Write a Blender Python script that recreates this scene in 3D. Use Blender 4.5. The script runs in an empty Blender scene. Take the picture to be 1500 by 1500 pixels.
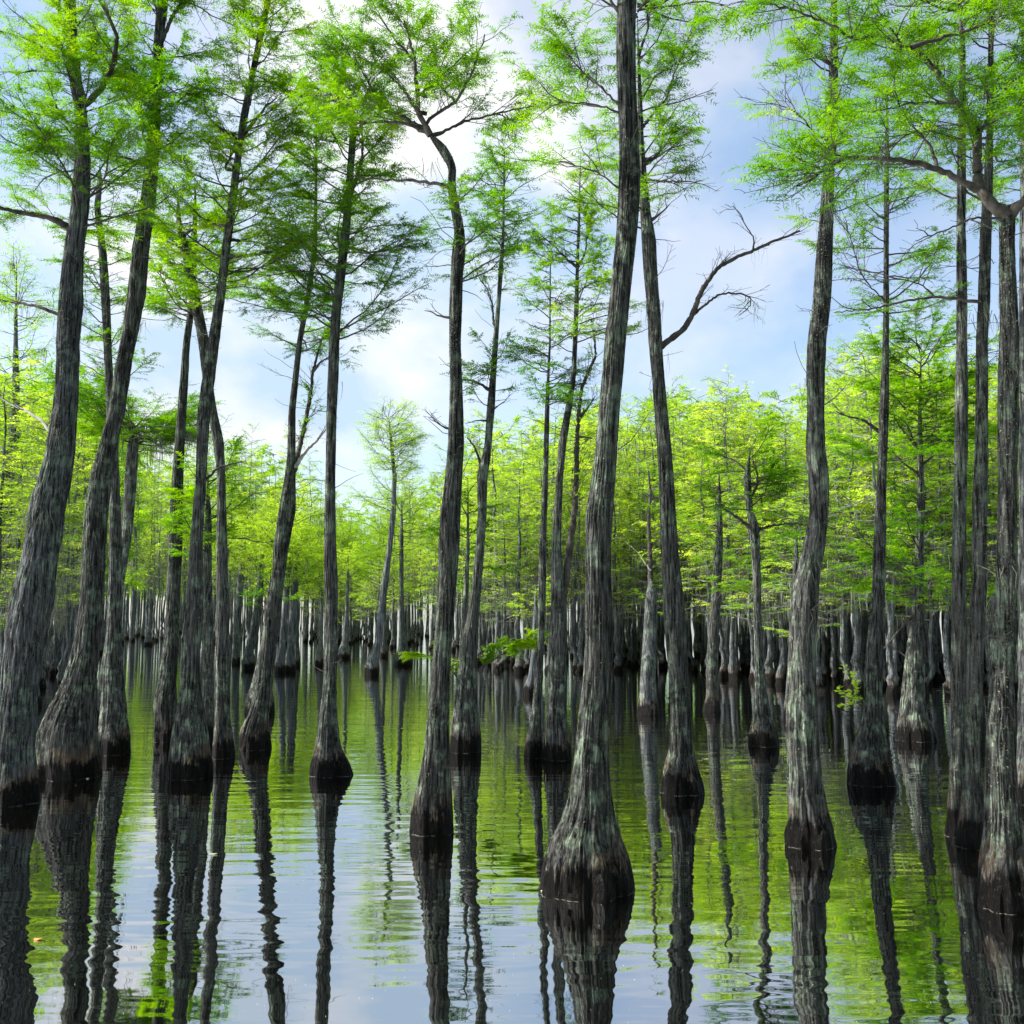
import bpy, math, random
import numpy as np
PI = math.pi
C = bpy.context.scene.collection
F = 1472.0; CAMH = 1.8; PH = math.atan(155/1472)
cp, sp = math.cos(PH), math.sin(PH)

# ---------------------------------------------------------------- camera geometry
def ray(x, y):
    u = (x-750)/F; v = (750-y)/F
    return (u, cp - sp*v, sp + cp*v)
def P(x, y, D):
    u, yy, z = ray(x, y); t = D/yy
    return np.array([u*t, D, CAMH + z*t]), t/F       # world point, metres per pixel there
def waterD(y):
    u, yy, z = ray(750, y)
    return -CAMH/z*yy

# ---------------------------------------------------------------- materials
def nodes(name):
    m = bpy.data.materials.new(name); m.use_nodes = True
    nt = m.node_tree; nt.nodes.clear()
    out = nt.nodes.new('ShaderNodeOutputMaterial')
    return m, nt, out
def N(nt, t, **kw):
    n = nt.nodes.new(t)
    for k, v in kw.items():
        if k.startswith('i_'):
            key = k[2:]
            n.inputs[int(key) if key.isdigit() else key.replace('_', ' ')].default_value = v
        else: setattr(n, k, v)
    return n
def L(nt, a, b): nt.links.new(a, b)
def ramp(nt, fac, stops, interp='LINEAR'):
    r = nt.nodes.new('ShaderNodeValToRGB'); r.color_ramp.interpolation = interp
    e = r.color_ramp.elements
    while len(e) < len(stops): e.new(0.5)
    for k, (p, c) in enumerate(stops):
        e[k].position = p; e[k].color = (*c, 1) if len(c) == 3 else c
    L(nt, fac, r.inputs[0]); return r
def mixc(nt, fac, a, b):
    m = nt.nodes.new('ShaderNodeMix'); m.data_type = 'RGBA'
    for s, v in ((0, fac), (6, a), (7, b)):
        if hasattr(v, 'links'): L(nt, v, m.inputs[s])
        else: m.inputs[s].default_value = v if s == 0 else (*v, 1)
    return m.outputs[2]
def mth(nt, op, a, b=None, clamp=False):
    m = nt.nodes.new('ShaderNodeMath'); m.operation = op; m.use_clamp = clamp
    for s, v in ((0, a), (1, b)):
        if v is None: continue
        if hasattr(v, 'links'): L(nt, v, m.inputs[s])
        else: m.inputs[s].default_value = v
    return m.outputs[0]

def bark_material(name, base_a, base_b, furrow, lichen, lichen_amt=0.5, stain=0.225, bump=0.02, scale=1.0):
    m, nt, out = nodes(name)
    tc = N(nt, 'ShaderNodeTexCoord'); geo = N(nt, 'ShaderNodeNewGeometry')
    mp = N(nt, 'ShaderNodeMapping'); mp.inputs['Scale'].default_value = (46*scale, 46*scale, 3.4*scale)
    L(nt, tc.outputs['Object'], mp.inputs[0])
    warp = N(nt, 'ShaderNodeTexNoise', i_Scale=0.22, i_Detail=2.0)
    L(nt, mp.outputs[0], warp.inputs[0])
    add = N(nt, 'ShaderNodeVectorMath', operation='MULTIPLY_ADD')
    L(nt, warp.outputs[1], add.inputs[0]); add.inputs[1].default_value = (2.2, 2.2, 0.4); L(nt, mp.outputs[0], add.inputs[2])
    fur = N(nt, 'ShaderNodeTexNoise', i_Scale=1.0, i_Detail=6.0, i_Roughness=0.72)
    L(nt, add.outputs[0], fur.inputs[0])
    plate = ramp(nt, fur.outputs[0], [(0.39, (0, 0, 0)), (0.48, (.55, .55, .55)), (0.60, (1, 1, 1))])
    big = N(nt, 'ShaderNodeTexNoise', i_Scale=1.5, i_Detail=6.0, i_Roughness=0.65)
    L(nt, tc.outputs['Object'], big.inputs[0])
    colA = mixc(nt, ramp(nt, big.outputs[0], [(0.35, (0, 0, 0)), (0.65, (1, 1, 1))]).outputs[0], base_a, base_b)
    fine = N(nt, 'ShaderNodeTexNoise', i_Scale=60.0, i_Detail=3.0)
    L(nt, tc.outputs['Object'], fine.inputs[0])
    lic = N(nt, 'ShaderNodeTexNoise', i_Scale=5.5, i_Detail=6.0, i_Roughness=0.72)
    L(nt, tc.outputs['Object'], lic.inputs[0])
    lf = ramp(nt, lic.outputs[0], [(0.60-0.16*lichen_amt, (0, 0, 0)), (0.68-0.14*lichen_amt, (1, 1, 1))])
    colB = mixc(nt, mth(nt, 'MULTIPLY', lf.outputs[0], 0.85), colA, lichen)
    sp_ = ramp(nt, fine.outputs[0], [(0.60, (0, 0, 0)), (0.68, (1, 1, 1))])
    colB2 = mixc(nt, mth(nt, 'MULTIPLY', sp_.outputs[0], 0.4), colB, (0.27, 0.30, 0.25))
    colC = mixc(nt, plate.outputs[0], furrow, colB2)
    oi = N(nt, 'ShaderNodeObjectInfo')
    hv = N(nt, 'ShaderNodeHueSaturation')
    L(nt, mth(nt, 'MULTIPLY_ADD', oi.outputs['Random'], 0.5), hv.inputs['Value']); 
    hv.inputs['Value'].links[0].from_node.inputs[2].default_value = 0.72
    L(nt, colC, hv.inputs['Color'])
    # high-water stain: follows the water line of the swamp
    sep = N(nt, 'ShaderNodeSeparateXYZ'); L(nt, geo.outputs['Position'], sep.inputs[0])
    st = N(nt, 'ShaderNodeTexNoise', i_Scale=7.0, i_Detail=5.0, i_Roughness=0.65); L(nt, tc.outputs['Object'], st.inputs[0])
    zz = mth(nt, 'ADD', sep.outputs[2], mth(nt, 'MULTIPLY', mth(nt, 'ADD', mth(nt, 'SUBTRACT', st.outputs[0], 0.5), mth(nt, 'MULTIPLY', mth(nt, 'SUBTRACT', fur.outputs[0], 0.5), 0.8)), 0.40))
    wet = ramp(nt, mth(nt, 'MULTIPLY', zz, 1.0), [(stain*0.80, (1, 1, 1)), (stain*1.15, (0, 0, 0))])
    rust = ramp(nt, zz, [(stain*0.75, (0, 0, 0)), (stain*1.0, (1, 1, 1)), (stain*1.35, (.55, .55, .55)), (stain*1.85, (0, 0, 0))])
    rn = N(nt, 'ShaderNodeTexNoise', i_Scale=2.6, i_Detail=3.0); L(nt, tc.outputs['Object'], rn.inputs[0])
    rm = ramp(nt, rn.outputs[0], [(0.42, (0, 0, 0)), (0.58, (1, 1, 1))])
    rustc = mixc(nt, fur.outputs[0], (0.06, 0.028, 0.015), (0.24, 0.14, 0.08))
    c1 = mixc(nt, mth(nt, 'MULTIPLY', mth(nt, 'MULTIPLY', rust.outputs[0], rm.outputs[0]), 0.8), hv.outputs[0], rustc)
    wetc = mixc(nt, sp_.outputs[0], (0.0035, 0.0028, 0.0025), (0.030, 0.020, 0.014))
    c2 = mixc(nt, wet.outputs[0], c1, wetc)
    bs = N(nt, 'ShaderNodeBsdfPrincipled'); L(nt, c2, bs.inputs['Base Color'])
    rr = mth(nt, 'SUBTRACT', 0.93, mth(nt, 'MULTIPLY', wet.outputs[0], 0.45)); L(nt, rr, bs.inputs['Roughness'])
    bs.inputs['Specular IOR Level'].default_value = 0.12
    bh = mth(nt, 'ADD', plate.outputs[0], mth(nt, 'MULTIPLY', fine.outputs[0], 0.35))
    bp = N(nt, 'ShaderNodeBump', i_Strength=0.9, i_Distance=bump); L(nt, bh, bp.inputs['Height'])
    L(nt, bp.outputs[0], bs.inputs['Normal']); L(nt, bs.outputs[0], out.inputs[0])
    return m

def leaf_material(name, stops, trans=0.5, tcol=1.25):
    m, nt, out = nodes(name)
    at = N(nt, 'ShaderNodeAttribute', attribute_name='tint')
    oi = N(nt, 'ShaderNodeObjectInfo')
    t = mth(nt, 'ADD', at.outputs['Fac'], mth(nt, 'MULTIPLY', mth(nt, 'SUBTRACT', oi.outputs['Random'], 0.5), 0.42))
    r = ramp(nt, t, stops)
    d = N(nt, 'ShaderNodeBsdfDiffuse'); L(nt, r.outputs[0], d.inputs[0])
    tr = N(nt, 'ShaderNodeBsdfTranslucent')
    hs = N(nt, 'ShaderNodeHueSaturation'); hs.inputs['Value'].default_value = tcol; hs.inputs['Saturation'].default_value = 1.1
    L(nt, r.outputs[0], hs.inputs['Color']); L(nt, hs.outputs[0], tr.inputs[0])
    mx = N(nt, 'ShaderNodeMixShader'); mx.inputs[0].default_value = trans
    L(nt, d.outputs[0], mx.inputs[1]); L(nt, tr.outputs[0], mx.inputs[2])
    L(nt, mx.outputs[0], out.inputs[0])
    return m

def plain_material(name, a, b, scale=8, rough=0.9):
    m, nt, out = nodes(name)
    tc = N(nt, 'ShaderNodeTexCoord')
    n = N(nt, 'ShaderNodeTexNoise', i_Scale=scale, i_Detail=4.0); L(nt, tc.outputs['Object'], n.inputs[0])
    r = ramp(nt, n.outputs[0], [(0.35, a), (0.65, b)])
    bs = N(nt, 'ShaderNodeBsdfPrincipled'); L(nt, r.outputs[0], bs.inputs['Base Color']); bs.inputs['Roughness'].default_value = rough
    bs.inputs['Specular IOR Level'].default_value = 0.2
    bp = N(nt, 'ShaderNodeBump', i_Strength=0.5, i_Distance=0.01); L(nt, n.outputs[0], bp.inputs['Height']); L(nt, bp.outputs[0], bs.inputs['Normal'])
    L(nt, bs.outputs[0], out.inputs[0]); return m

BARK = bark_material('cypress_bark', (0.050, 0.050, 0.051), (0.175, 0.178, 0.165), (0.007, 0.0068, 0.0064), (0.27, 0.34, 0.25), 0.60)
BARK_PALE = bark_material('pale_mossy_bark', (0.065, 0.068, 0.076), (0.20, 0.205, 0.215), (0.010, 0.010, 0.011), (0.26, 0.33, 0.26), 0.6)
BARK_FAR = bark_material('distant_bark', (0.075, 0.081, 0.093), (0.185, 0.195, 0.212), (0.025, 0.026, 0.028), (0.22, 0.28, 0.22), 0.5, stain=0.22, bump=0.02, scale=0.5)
TWIG = plain_material('twig_bark', (0.030, 0.026, 0.022), (0.085, 0.075, 0.064), 14)
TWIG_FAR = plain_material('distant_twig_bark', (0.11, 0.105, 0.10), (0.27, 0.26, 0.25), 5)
TWIG_PALE = plain_material('dead_wood', (0.26, 0.25, 0.23), (0.42, 0.40, 0.37), 14)
LEAF_NEAR = leaf_material('cypress_needles', [(0.0, (0.035, 0.105, 0.010)), (0.40, (0.085, 0.205, 0.014)), (0.8, (0.17, 0.31, 0.018)), (1.0, (0.27, 0.38, 0.025))], 0.52, 1.6)
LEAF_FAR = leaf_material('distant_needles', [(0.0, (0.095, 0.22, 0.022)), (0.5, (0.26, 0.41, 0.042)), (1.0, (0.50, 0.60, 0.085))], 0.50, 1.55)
LEAF_BROAD = leaf_material('broad_leaves', [(0.0, (0.42, 0.62, 0.06)), (1.0, (0.70, 0.80, 0.14))], 0.45)
MOSS = leaf_material('spanish_moss', [(0.0, (0.07, 0.08, 0.06)), (1.0, (0.20, 0.215, 0.175))], 0.3, 1.0)
FUZZ = leaf_material('lichen_tufts', [(0.0, (0.08, 0.09, 0.065)), (0.6, (0.16, 0.18, 0.13)), (1.0, (0.27, 0.27, 0.19))], 0.25, 1.0)

# ---------------------------------------------------------------- mesh helpers
def smooth(x): return x*x*(3-2*x)
def vnoise(u, v, nu, seed):
    """periodic (in u, period nu) value noise, u and v arrays"""
    r = np.random.default_rng(seed); G = r.random((nu, 512))
    iu = np.floor(u).astype(int); iv = np.floor(v).astype(int)
    fu = smooth(u-iu); fv = smooth(v-iv)
    a = G[iu % nu, iv % 512]; b = G[(iu+1) % nu, iv % 512]; c = G[iu % nu, (iv+1) % 512]; d = G[(iu+1) % nu, (iv+1) % 512]
    return (a*(1-fu)+b*fu)*(1-fv)+(c*(1-fu)+d*fu)*fv

def mesh_np(name, verts, faces, mat, parent=None, tint=None, smooth_shade=False, k=None, loc=None):
    """faces: (M,k) int array"""
    me = bpy.data.meshes.new(name)
    verts = np.asarray(verts, dtype=np.float32); faces = np.asarray(faces, dtype=np.int32); k = faces.shape[1]
    me.vertices.add(len(verts)); me.vertices.foreach_set('co', verts.ravel())
    me.loops.add(faces.size); me.loops.foreach_set('vertex_index', faces.ravel())
    me.polygons.add(len(faces)); me.polygons.foreach_set('loop_start', np.arange(0, faces.size, k, dtype=np.int32))
    try: me.polygons.foreach_set('loop_total', np.full(len(faces), k, dtype=np.int32))
    except Exception: pass
    me.polygons.foreach_set('use_smooth', np.full(len(faces), smooth_shade, dtype=bool))
    if tint is not None:
        at = me.attributes.new('tint', 'FLOAT', 'POINT'); at.data.foreach_set('value', np.asarray(tint, dtype=np.float32))
    me.update(calc_edges=True); me.materials.append(mat)
    o = bpy.data.objects.new(name, me); C.objects.link(o)
    if parent is not None: o.parent = parent
    return o

def rings(cx, cy, cz, R):
    """cx.. (n,), R (n,m) -> verts, quads"""
    n, m = R.shape
    th = np.linspace(0, 2*PI, m, endpoint=False)
    X = cx[:, None] + R*np.cos(th)[None]; Y = cy[:, None] + R*np.sin(th)[None]; Z = np.repeat(cz[:, None], m, 1)
    V = np.stack([X, Y, Z], -1).reshape(-1, 3)
    i = np.arange(n-1)[:, None]*m; j = np.arange(m)[None]; j2 = (j+1) % m
    Q = np.stack([i+j, i+j2, i+m+j2, i+m+j], -1).reshape(-1, 4)
    return V, Q

def crown_mesh(name, V, Tr, ti, leafmat, T, parent, tw=None):
    if T.V:
        TV = np.concatenate(T.V); TQ = np.concatenate(T.Q)+len(V)
        F3 = np.concatenate([Tr, TQ[:, [0, 1, 2]], TQ[:, [0, 2, 3]]]); VV = np.concatenate([V, TV]); t2 = np.concatenate([ti, np.zeros(len(TV))])
    else: F3, VV, t2 = Tr, V, ti
    o = mesh_np(name, VV, F3, leafmat, parent, tint=t2)
    o.data.materials.append(tw or TWIG)
    mi = np.zeros(len(F3), dtype=np.int32); mi[len(Tr):] = 1
    o.data.polygons.foreach_set('material_index', mi)
    return o

class Tubes:
    def __init__(s): s.V = []; s.Q = []; s.n = 0
    def add(s, pts, rad, m=5):
        pts = np.asarray(pts, float); n = len(pts)
        if n < 2: return
        t = np.gradient(pts, axis=0); t /= np.linalg.norm(t, axis=1)[:, None]+1e-9
        ref = np.array([0, 0, 1.0]) if abs(t[0, 2]) < 0.8 else np.array([1.0, 0, 0])
        a = np.cross(t, ref); a /= np.linalg.norm(a, axis=1)[:, None]+1e-9
        b = np.cross(t, a)
        th = np.linspace(0, 2*PI, m, endpoint=False); rad = np.asarray(rad)
        V = pts[:, None] + rad[:, None, None]*(a[:, None]*np.cos(th)[None, :, None] + b[:, None]*np.sin(th)[None, :, None])
        i = np.arange(n-1)[:, None]*m; j = np.arange(m)[None]; j2 = (j+1) % m
        s.V.append(V.reshape(-1, 3)); s.Q.append(np.stack([i+j, i+m+j, i+m+j2, i+j2], -1).reshape(-1, 4)+s.n); s.n += n*m
    def build(s, name, mat, parent, off=None):
        if not s.V: return None
        V = np.concatenate(s.V)
        if off is not None: V = V-off
        return mesh_np(name, V, np.concatenate(s.Q), mat, parent, smooth_shade=True)

def needles(rng, c, d, size, K, w, nl, droop=0.15):
    """feather sprays: c (n,3) starts, d (n,3) directions; K needle pairs. returns verts (n*T*3,3), tris, tint"""
    n = len(c); d = d/(np.linalg.norm(d, axis=1)[:, None]+1e-9)
    up = np.tile([0, 0, 1.0], (n, 1)) + rng.normal(0, 0.34, (n, 3))
    s = np.cross(d, up); s /= np.linalg.norm(s, axis=1)[:, None]+1e-9
    size = np.broadcast_to(size, (n,))*rng.uniform(0.7, 1.25, n)
    tt = (np.arange(K)+0.5)/K
    V = np.zeros((n, 2*K, 3, 3))
    for k in range(K):
        for q, sg in enumerate((-1, 1)):
            t = tt[k] + rng.uniform(-.3, .3, n)/K
            base = c + d*(t*size)[:, None]; base[:, 2] -= droop*size*t*t
            ln = nl*size*(1.0-0.55*t)*rng.uniform(0.8, 1.2, n)
            dirn = s*sg*0.80 + d*0.62 + rng.normal(0, 0.16, (n, 3)); 
            ww = (d*(w*0.5))
            V[:, 2*k+q, 0] = base-ww; V[:, 2*k+q, 1] = base+ww
            V[:, 2*k+q, 2] = base+dirn*ln[:, None]
            V[:, 2*k+q, 2, 2] -= 0.12*ln
    V = V.reshape(-1, 3)
    return V, np.arange(len(V)).reshape(-1, 3), 2*K*3

class Leaves:
    def __init__(s): s.c = []; s.d = []; s.s = []; s.t = []; s.clump = False; s.ph = 0.0; s.fq = 1.0
    def add(s, c, d, size, tint): s.c.append(c); s.d.append(d); s.s.append(size); s.t.append(tint)
    def arrays(s, rng, K, w, nl):
        c = np.array(s.c); d = np.array(s.d); sz = np.array(s.s); t = np.array(s.t)
        V, T, rep = needles(rng, c, d, sz, K, w, nl)
        return V, T, np.repeat(np.clip(t+rng.normal(0, .10, len(t)), 0, 1), rep)

def rotz(v, a):
    ca, sa = math.cos(a), math.sin(a); return np.array([v[0]*ca-v[1]*sa, v[0]*sa+v[1]*ca, v[2]])

def grow(rng, T, Lf, p, d, Ln, r, level, spacing, size, leafy=1.0, up=0.0, tint=0.45, m=5):
    seg = 0.10 if Ln < 0.8 else 0.14
    n = max(3, int(Ln/seg)+1); st = Ln/(n-1)
    pts = [np.array(p, float)]; d = np.array(d, float); d /= np.linalg.norm(d)
    dirs = [d.copy()]
    for i in range(n-1):
        d = d + rng.normal(0, 0.17, 3) + np.array([0, 0, up*0.12]); d /= np.linalg.norm(d)
        pts.append(pts[-1]+d*st); dirs.append(d.copy())
    rad = np.linspace(r, max(0.0016, r*0.3), n)
    T.add(pts, rad, m)
    if level > 0:
        nc = max(3, int(Ln/(0.085 if level == 1 else 0.20)))
        sgn = 1 if rng.random() < .5 else -1
        for j in range(nc):
            t = 0.22+0.78*(j+rng.random())/nc
            f = t*(n-1); i = min(int(f), n-2); q = pts[i]*(1-(f-i))+pts[i+1]*(f-i)
            sgn = -sgn
            dd = rotz(dirs[i], sgn*rng.uniform(0.5, 1.25)); dd[2] = dd[2]*0.5+rng.uniform(-0.12, 0.22)
            Lc = Ln*(0.50 if level == 2 else 0.42)*rng.uniform(0.55, 1.15)*(1.25-0.75*t)
            Lc = max(0.10, min(Lc, 0.9))
            grow(rng, T, Lf, q, dd, Lc, max(0.002, r*0.45*(1-0.5*t)), level-1, spacing, size, leafy, 0.0, tint, 4 if level == 2 else 3)
    if leafy > 0 and level <= 1:
        nl = int(Ln/spacing*leafy*(1.0 if level == 0 else 0.5))
        for j in range(nl):
            t = (0.12 if level == 0 else 0.5)+(0.9 if level == 0 else 0.5)*rng.random(); t = min(t, 1)
            f = t*(n-1); i = min(int(f), n-2); q = pts[i]*(1-(f-i))+pts[i+1]*(f-i)
            dd = rotz(dirs[i], rng.normal(0, 0.75)); dd[2] = dd[2]*0.35+rng.normal(-0.02, 0.16)
            if Lf.clump:
                cl = math.sin(q[0]*7.1*Lf.fq+Lf.ph)*math.sin(q[1]*6.3*Lf.fq+Lf.ph*2)*1.0+math.sin(q[2]*8.7*Lf.fq**.5+q[0]*3.1+Lf.ph*3)*0.8
                if cl < rng.uniform(-1.3, .1): continue
                Lf.add(q, dd, size*rng.uniform(.8, 1.25), tint+0.03+0.16*cl+0.10*math.sin(q[2]*2.1+Lf.ph))
            else: Lf.add(q, dd, size*rng.uniform(.8, 1.2), tint)

def moss_strands(rng, anchors, length, w):
    """thin hanging ribbons, 3 segments, anchors (n,3)"""
    n = len(anchors); S = 4
    ln = length*rng.uniform(0.3, 1.2, n); a = rng.uniform(0, PI, n)
    ww = np.stack([np.cos(a), np.sin(a), np.zeros(n)], -1)*(w*rng.uniform(.6, 1.5, n)/2)[:, None]
    V = np.zeros((n, S, 2, 3)); off = np.zeros((n, 3))
    for k in range(S):
        t = k/(S-1)
        cpt = anchors+off; cpt[:, 2] -= ln*t
        f = (1-0.75*t)
        V[:, k, 0] = cpt-ww*f; V[:, k, 1] = cpt+ww*f
        off = off + np.concatenate([rng.normal(0, 0.016, (n, 2)), np.zeros((n, 1))], 1)
    V = V.reshape(-1, 3)
    b = (np.arange(n)*S*2)[:, None]+np.arange(S-1)[None]*2; b = b.ravel()
    Q = np.stack([b, b+1, b+3, b+2], -1)
    tint = np.repeat(rng.uniform(0, 1, n), S*2)
    return V, Q, tint

# ---------------------------------------------------------------- traced trees
# each: base waterline y, [(y, xl, xr) from the water up], options
TREES = []
def T_(name_label, wy, prof, **kw): TREES.append(dict(label=name_label, wy=wy, prof=prof, **kw))

T_('broad shaggy grey cypress leaning right at the left edge of the photo', 1176,
   [(1176,-22,58),(1140,-16,55),(1100,-12,50),(1050,-4,52),(1000,4,55),(950,9,63),(900,14,73),(850,25,80),(800,37,87),(750,42,92),(700,57,103),(650,72,110),(600,78,113),(550,83,115),(500,84,116),(433,88,121),(366,95,122),(300,105,131),(233,110,132),(166,112,128),(100,100,118),(33,96,112),(0,95,111)],
   crown=[(340,0,22,.6,1.2,.5)], fuzz=5200, moss=560, pale=True, top=9.8,
   limbs=[([(103,335),(82,322),(58,315),(30,312),(0,305),(-40,290)],11,1),([(87,462),(60,450),(30,444),(0,440),(-30,436)],6,1),
          ([(127,152),(148,130),(166,98),(172,55),(160,25),(145,0),(130,-30)],10,1),([(110,60),(92,40),(85,10),(92,-20)],8,1),
          ([(84,645),(60,615),(35,600),(10,590),(-15,570)],6,0.2),([(105,180),(80,170),(45,165),(0,150)],4,1)])
T_('thick dark cypress with a wide sunlit flared foot beside the shaggy edge trunk', 1137,
   [(1137,55,146),(1110,55,143),(1080,58,141),(1050,67,139),(1000,92,141),(950,107,145),(900,117,150),(850,120,152),(800,122,155),(750,125,158),(700,133,163),(650,147,172),(600,160,183),(550,167,190),(500,177,199),(433,187,213),(366,194,218),(300,206,227),(233,213,232),(166,217,235),(100,222,238),(50,226,240),(0,230,246)],
   crown=[(250,0,22,.5,1.2,.5)], fuzz=2200, moss=160, top=10.2,
   limbs=[([(238,60),(250,28),(262,8),(275,-20)],7,1),([(212,240),(180,230),(150,225),(120,215)],5,1),([(222,150),(190,95),(170,80),(150,70)],4,1)])
T_('slim greenish cypress close behind the thick one with the wide flared foot', 1104,
   [(1104,141,192),(1080,142,191),(1060,146,188),(1020,150,183),(950,154,179),(900,158,178),(800,160,178),(700,162,175),(600,156,168),(500,152,163),(433,148,161),(366,145,156),(300,138,147),(262,143,150),(240,145,148)],
   crown=[(560,250,22,.3,.9,.3)], fuzz=900, top=None)
T_('gnarled leaning cypress with a sunlit scar between the two thick left trunks', 986,
   [(986,68,88),(970,66,92),(950,72,104),(920,84,108),(890,78,98),(860,72,88),(830,74,86),(790,88,100),(740,94,106),(680,97,108),(620,98,106),(580,99,104)],
   crown=[(860,580,22,.8,1.8,.6)], fuzz=600, moss=300, top=None, pale=True)
T_('dark cypress with a flat layered crown, seen right of the slim greenish trunk', 1060,
   [(1060,136,158),(1040,136,152),(1010,142,156),(950,152,168),(900,160,176),(850,166,182),(800,176,190),(770,180,195),(700,183,200),(650,187,203),(628,192,202)],
   crown=[(650,610,20,1.0,2.0,.8)], fuzz=200, moss=200, top=None, flat=True)
T_('dark curved cypress with a black knob on its left side in the left cluster', 1086,
   [(1086,228,262),(1060,230,262),(1030,226,260),(1005,232,258),(950,240,262),(900,243,263),(800,247,267),(700,252,268),(600,260,273),(550,264,276),(500,268,278),(440,277,286),(380,281,288),(300,283,289),(265,285,288)],
   crown=[(470,270,20,.4,1.0,.4)], fuzz=700, moss=60, top=None)
T_('cypress with a pale streaked flared foot and rusty flank in the left cluster', 1138,
   [(1138,241,312),(1120,243,311),(1100,247,307),(1075,251,304),(1050,256,300),(1025,261,296),(1000,264,293),(950,267,293),(900,272,298),(800,278,297),(700,287,302),(650,288,305),(600,290,308),(550,297,315),(500,304,321),(433,317,330),(366,325,337),(300,334,346),(233,343,353),(166,353,364),(133,360,369),(66,374,383),(0,388,397)],
   crown=[(430,0,36,.5,1.2,.5)], fuzz=1600, moss=60, top=9.6,
   limbs=[([(352,215),(342,200),(325,190),(305,172),(300,160)],7,1),([(328,248),(345,215),(340,205)],5,0),([(356,198),(375,175),(390,155),(406,143)],6,0.4),
          ([(330,376),(360,374),(395,370),(420,360),(430,345),(424,320)],6,.6),([(300,705),(318,685),(335,680),(354,676)],5,0)])
T_('straight dark cypress standing at the right of the pale streaked foot', 1110,
   [(1110,310,344),(1085,313,342),(1050,315,337),(1000,316,336),(900,317,335),(800,317,333),(700,318,330),(650,312,328),(600,304,317),(550,296,310),(500,290,306),(433,278,292),(366,266,278),(333,258,267),(290,257,264)],
   crown=[(480,290,20,.4,1.0,.5)], fuzz=800, moss=60, top=None,
   limbs=[([(275,368),(255,358),(235,350),(218,342)],5,.5),([(270,345),(285,335),(300,330)],5,1)])
T_('thin dark cypress squeezed behind two bigger trunks of the left cluster', 1086,
   [(1086,296,316),(1050,297,314),(1000,297,313),(900,297,312),(820,298,310),(760,300,310),(700,301,308)],
   crown=[(820,700,14,.5,1.2,.6)], fuzz=200, top=None)
T_('leaning grey cypress with a black foot and orange rim, right of the left cluster', 1097,
   [(1097,349,396),(1080,350,395),(1065,353,392),(1050,362,393),(1020,371,397),(1000,375,399),(950,382,405),(900,390,411),(850,398,416),(800,401,423),(750,408,433),(700,417,433),(666,421,433),(600,423,433),(550,429,438),(500,435,443),(433,447,455),(366,458,465),(300,460,465),(200,462,465),(150,462,464)],
   crown=[(520,150,28,.4,1.0,.45)], fuzz=1300, moss=40, top=None,
   limbs=[([(431,690),(440,650),(447,620),(455,580),(458,545),(466,515),(475,490)],9,.5),([(432,685),(448,660),(465,645),(480,625)],7,.2),([(458,545),(470,530),(485,520)],4,.6)])
T_('cypress foot half hidden behind the black knobbly foot of the leaning grey tree', 1044,
   [(1044,360,403),(1025,361,402),(1005,368,398),(980,374,394),(940,383,396),(900,388,398),(850,392,400)],
   crown=[(900,850,6,.3,.6,.4)], fuzz=100, top=None)
T_('small leaning cypress with a slender grey stem, first behind the left cluster', 972,
   [(972,340,352),(950,341,352),(900,344,354),(850,348,358),(800,353,360),(770,356,361)], crown=[(860,760,16,1.0,2.2,.8)], top=None, moss=80)
T_('grey cypress with a round black foot left of the leaning grey tree, far water', 980,
   [(980,354,374),(970,353,375),(955,358,371),(930,364,378),(900,370,383),(850,377,386),(800,382,389),(780,384,388)], crown=[(850,770,16,1.0,2.4,.8)], top=None, moss=80)
T_('first of three small far cypresses sharing a cluster of black feet', 985,
   [(985,402,418),(970,402,417),(950,408,418),(900,413,422),(850,417,425),(800,420,427),(760,423,426)], crown=[(860,750,16,1.0,2.4,.8)], top=None, moss=60)
T_('middle one of three small far cypresses sharing a cluster of black feet', 984,
   [(984,417,433),(970,417,433),(950,420,431),(900,424,437),(850,427,437),(810,429,435)], crown=[(870,800,14,1.0,2.0,.8)], top=None, moss=60)
T_('rightmost and smallest of three far cypresses sharing a cluster of black feet', 975,
   [(975,430,440),(960,430,440),(940,431,438),(880,433,438),(820,434,438)], crown=[(880,810,12,1.0,2.0,.8)], top=None)
T_('upright greenish cypress with a bulging coal-black foot standing alone', 1135,
   [(1135,455,518),(1120,456,513),(1108,459,507),(1095,462,501),(1070,466,496),(1040,469,494),(1000,474,493),(950,475,495),(900,477,495),(850,475,495),(800,474,492),(700,477,491),(600,478,493),(550,480,496),(500,482,497),(460,485,499),(400,492,506),(333,501,513),(266,507,517),(200,512,522),(150,515,520)],
   crown=[(500,145,32,.5,1.2,.5)], fuzz=1100, moss=30, top=None,
   limbs=[([(515,285),(530,235),(532,205),(528,170),(540,150)],6,1),([(495,440),(470,425),(440,405),(420,390)],4,.8),([(506,360),(540,370),(575,365),(600,350)],4,.9)])
T_('slender tall far cypress leaning right with a flat tufted top, against the sky gap', 988,
   [(988,534,555),(975,534,555),(960,541,556),(940,549,560),(900,553,563),(850,559,569),(800,567,575),(750,572,580),(700,575,581),(650,571,576),(612,568,571)],
   crown=[(690,610,30,.6,1.5,.9),(760,690,5,.8,1.8,.9)], top=None, moss=20)
T_('far cypress with a wide black foot right of the tall leaning far one', 974,
   [(974,576,604),(965,578,603),(950,583,597),(930,584,596),(900,585,592),(850,585,591),(790,585,591),(735,587,590)], crown=[(820,735,16,1.2,2.4,.8)], top=None, moss=40)
T_('tiny far cypress between the tall leaning one and the wide black foot', 962,
   [(962,555,569),(950,556,568),(930,560,566),(880,561,566),(820,562,565)], crown=[(880,800,16,1.2,2.6,.8)], top=None)
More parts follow.
